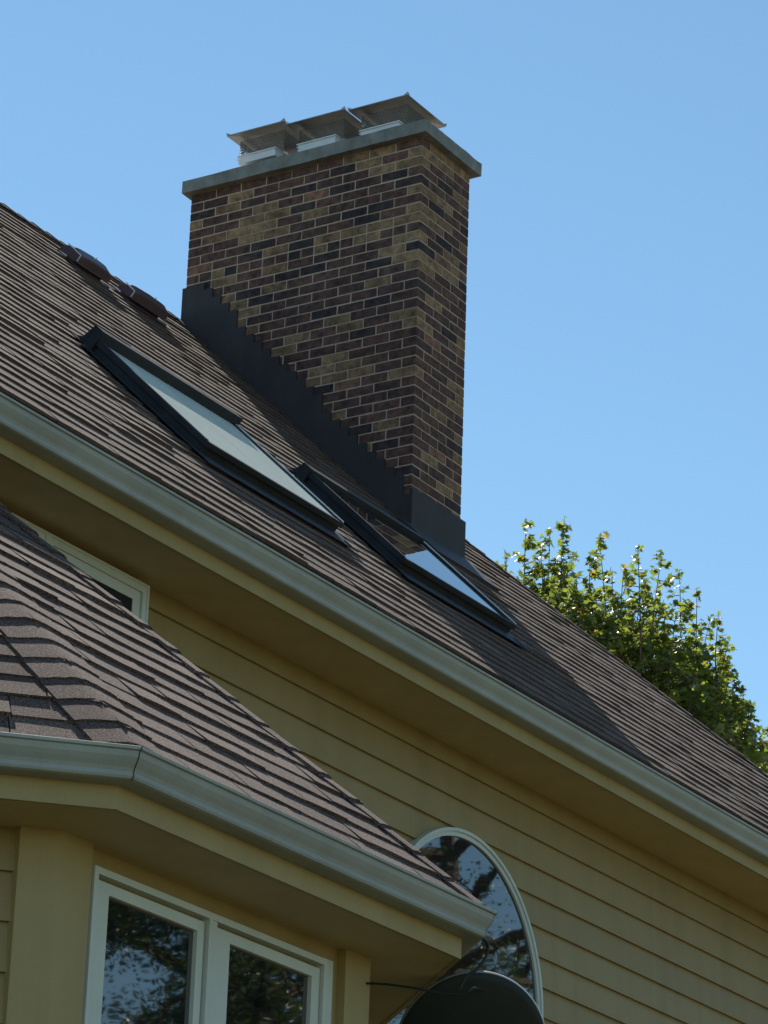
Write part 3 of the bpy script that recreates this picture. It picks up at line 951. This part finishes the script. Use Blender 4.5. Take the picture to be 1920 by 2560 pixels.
def spire_maple(label, base, hub, spires, body, lsize, seed):
    """a maple whose crown is made of upright leafy leaders (tip, length, width) over a darker body"""
    random.seed(seed)
    t = thing('maple_tree', label, 'tree', (base[0], base[1], 0), 'maples behind the house')
    tr, cr = MB(), MB()
    hub = Vector(hub); b0 = Vector((base[0], base[1], -H - .2))
    trunk = bez([b0, b0.lerp(hub, .4) + Vector((.15, .1, 0)), hub], 10)
    tr.tube(trunk, [.36 * (1 - .8 * i / (len(trunk) - 1)) + .02 for i in range(len(trunk))], 10)
    for tip, ln, wd, dens in spires:
        tip = Vector(tip)
        lean = Vector((random.uniform(-.16, .16), random.uniform(-.16, .16), 0))
        foot = tip - Vector((0, 0, ln)) + (hub - tip) * .10 + lean
        stem = bez([trunk[random.randint(12, len(trunk) - 3)], foot - Vector((0, 0, .5)) + (hub - foot) * .35, foot, tip.lerp(foot, .45) + rnd() * .06, tip], 6)
        k = len(stem)
        tr.tube(stem, [.042 * (1 - i / k) ** 1.6 + .003 for i in range(k)], 6)
        # side twigs carrying leaves in opposite pairs
        n = int(ln * 20 * dens)
        for i in range(n):
            f = ((i + random.random()) / n) ** .8             # 0 at the tip, 1 at the foot
            if random.random() < .10: continue
            p = tip.lerp(foot, f)
            a = random.uniform(0, 2 * math.pi)
            rad = wd * (.14 + 1.05 * f ** .8) * random.uniform(.45, 1.15)
            out = Vector((math.cos(a), math.sin(a), random.uniform(.25, .9)))
            e = p + out * rad
            if rad > .10: tr.tube((p, p.lerp(e, .6) - Vector((0, 0, .02)), e), (.007, .005, .003), 4, cap=False)
            for q in range(4 + int(rad * 26)):
                g = random.uniform(.2, 1.08)
                lp = p + out * (rad * g) + rnd() * (.02 + .07 * min(1, rad * 3))
                ld = Vector((math.cos(a + random.uniform(-1.3, 1.3)), math.sin(a + random.uniform(-1.3, 1.3)), random.uniform(-.8, .35)))
                leaf(cr, lp, ld, Vector((0, 0, 1)) + rnd() * .75, lsize * random.uniform(.5, 1.12) * (.72 + .4 * f), MAPLE)
        # terminal tuft
        for q in range(9):
            leaf(cr, tip - Vector((0, 0, .03 * q)) + rnd() * .02, rnd() + Vector((0, 0, -.1)), Vector((0, 0, 1)) + rnd(), lsize * random.uniform(.35, .7), MAPLE)
    for (c, rx, rz, nf) in body:
        c = Vector(c)
        for k in range(nf):
            dv = rnd(); rr = random.random() ** .42
            p = c + Vector((dv.x * rx, dv.y * rx, dv.z * rz)) * rr
            if noise.noise((p.x * 1.3, p.y * 1.3, p.z * 1.3 + seed)) < -.05 and random.random() < .9: continue
            leaf(cr, p, rnd() + Vector((0, 0, -.25)), Vector((0, 0, 1)) + rnd() * .9, lsize * random.uniform(.6, 1.1), MAPLE)
    tr.build('trunk', M['bark'], t, fix=False)
    cr.build('crown', M['leaf'], t, fix=False)
    return t
random.seed(5)
SP = []
for px, py, ln, wd, dn in ((1262, 1385, 1.0, .32, .8), (1315, 1297, 1.7, .42, 1), (1350, 1360, 1.6, .5, 1), (1374, 1326, 1.7, .42, 1), (1411, 1296, 1.6, .30, .9), (1405, 1380, 1.6, .55, 1),
                       (1440, 1440, 1.6, .6, 1), (1476, 1382, 1.6, .40, 1), (1498, 1338, 1.9, .42, 1.1), (1530, 1430, 1.5, .5, 1), (1560, 1410, 1.2, .34, .8), (1594, 1368, 1.5, .26, .8), (1610, 1450, 1.6, .5, 1),
                       (1655, 1378, 1.7, .34, .9), (1650, 1480, 1.7, .55, 1), (1698, 1424, 1.6, .34, .9), (1690, 1530, 1.7, .5, 1), (1742, 1472, 1.6, .28, .8), (1735, 1580, 1.7, .5, 1), (1778, 1535, 1.5, .24, .8),
                       (1796, 1534, 1.0, .16, .7), (1824, 1597, .9, .16, .7), (1775, 1640, 1.6, .45, 1), (1560, 1520, 1.7, .6, 1), (1480, 1500, 1.7, .6, 1), (1385, 1460, 1.4, .55, 1), (1805, 1700, 1.4, .36, 1),
                       (1856, 1722, 1.1, .18, .8), (1850, 1810, 1.3, .34, 1), (1868, 1800, .9, .3, 1), (1330, 1440, 1.0, .45, 1), (1620, 1570, 1.8, .6, 1), (1700, 1650, 1.8, .6, 1), (1800, 1612, 1.5, .42, 1), (1838, 1680, 1.4, .36, 1), (1872, 1752, 1.2, .30, 1), (1815, 1770, 1.5, .4, .8)):
    SP.append((ray(px, py, random.uniform(43.6, 46.4)), ln, wd, dn))
hub = ray(1520, 2150, 45)
spire_maple('leafy maple with upright shoots rising behind the right roof slope', (hub.x, hub.y), hub  , SP,
            [(ray(1560, 1830, 45.6), 1.6, 1.55, 11000), (ray(1390, 1620, 45.6), .95, .85, 3500), (ray(1740, 1950, 45.6), 1.1, 1.45, 4500), (ray(1500, 2500, 45.6), 3.0, 2.6, 2500)], .155, 11)
SP = []
for px, py, ln, wd, dn in ((1905, 1875, .9, .22, 1), (1925, 1820, 1.3, .3, 1), (1960, 1780, 1.6, .4, 1), (2010, 1740, 1.6, .4, 1), (2070, 1790, 1.6, .4, 1), (1950, 1900, 1.4, .5, 1), (2020, 1880, 1.5, .5, 1)):
    SP.append((ray(px, py, random.uniform(48, 50)), ln, wd, dn))
hub = ray(2020, 2350, 49)
spire_maple('maple of which only a leafy edge shows at the right border of the photo', (hub.x, hub.y), hub, SP,
            [(ray(2030, 2150, 49), 1.1, 1.3, 4000)], .168, 23)

# trees in the yard in front of the house, seen only as reflections in its windows
def yard_tree(label, x, y, hgt, rad, dens, seed):
    random.seed(seed)
    t = thing('oak_tree', label, 'tree', (x, y, 0), 'oaks in the front yard')
    tr, cr = MB(), MB()
    b0 = Vector((x, y, -H - .2)); tp_ = Vector((x + random.uniform(-.6, .6), y + random.uniform(-.6, .6), hgt - H))
    pts = bez([b0, b0.lerp(tp_, .35) + rnd() * .3, b0.lerp(tp_, .7) + rnd() * .4, tp_], 8)
    tr.tube(pts, [.28 * (1 - i / len(pts)) + .03 for i in range(len(pts))], 9)
    for k in range(34):
        i = random.randint(int(len(pts) * .2), len(pts) - 2)
        a = random.uniform(0, 2 * math.pi); ln = rad * random.uniform(.5, 1.1) * (1.1 - .6 * i / len(pts))
        e = pts[i] + Vector((math.cos(a) * ln, math.sin(a) * ln, random.uniform(.1, .5) * ln))
        q = pts[i].lerp(e, .5) + rnd() * .3
        bp = bez([pts[i], q, e], 6)
        tr.tube(bp, [.085 * (1 - .9 * j / len(bp)) + .006 for j in range(len(bp))], 6)
        for m_ in range(8):
            s = bp[random.randint(3, len(bp) - 1)]
            e2_ = s + rnd() * random.uniform(.5, 1.3)
            tw = bez([s, s.lerp(e2_, .5) + rnd() * .12, e2_], 3)
            tr.tube(tw, .011, 4, cap=False)
            for n_ in range(int(dens * random.uniform(.2, 1.6))):
                p = tw[random.randint(1, len(tw) - 1)] + rnd() * random.uniform(.05, .45)
                leaf(cr, p, rnd() + Vector((0, 0, -.4)), rnd() + Vector((0, 0, .8)), random.uniform(.045, .09), OVAL)
    tr.build('trunk', M['bark'], t, fix=False)
    cr.build('crown', M['leaf_dark'], t, fix=False)
yard_tree('oak in the front yard mirrored in the left bay sash', 27.0, -6.2, 12.5, 3.8, 210, 31)
yard_tree('oak in the front yard mirrored in the right bay sash', 31.5, -9.5, 13.5, 4.2, 300, 32)
yard_tree('thin-leaved oak in the front yard mirrored in the arched window', 34.0, -4.3, 17, 5.0, 120, 33)
yard_tree('oak farthest out in the front yard, behind the thin-leaved one', 45.0, -9.0, 14.5, 6.0, 130, 34)
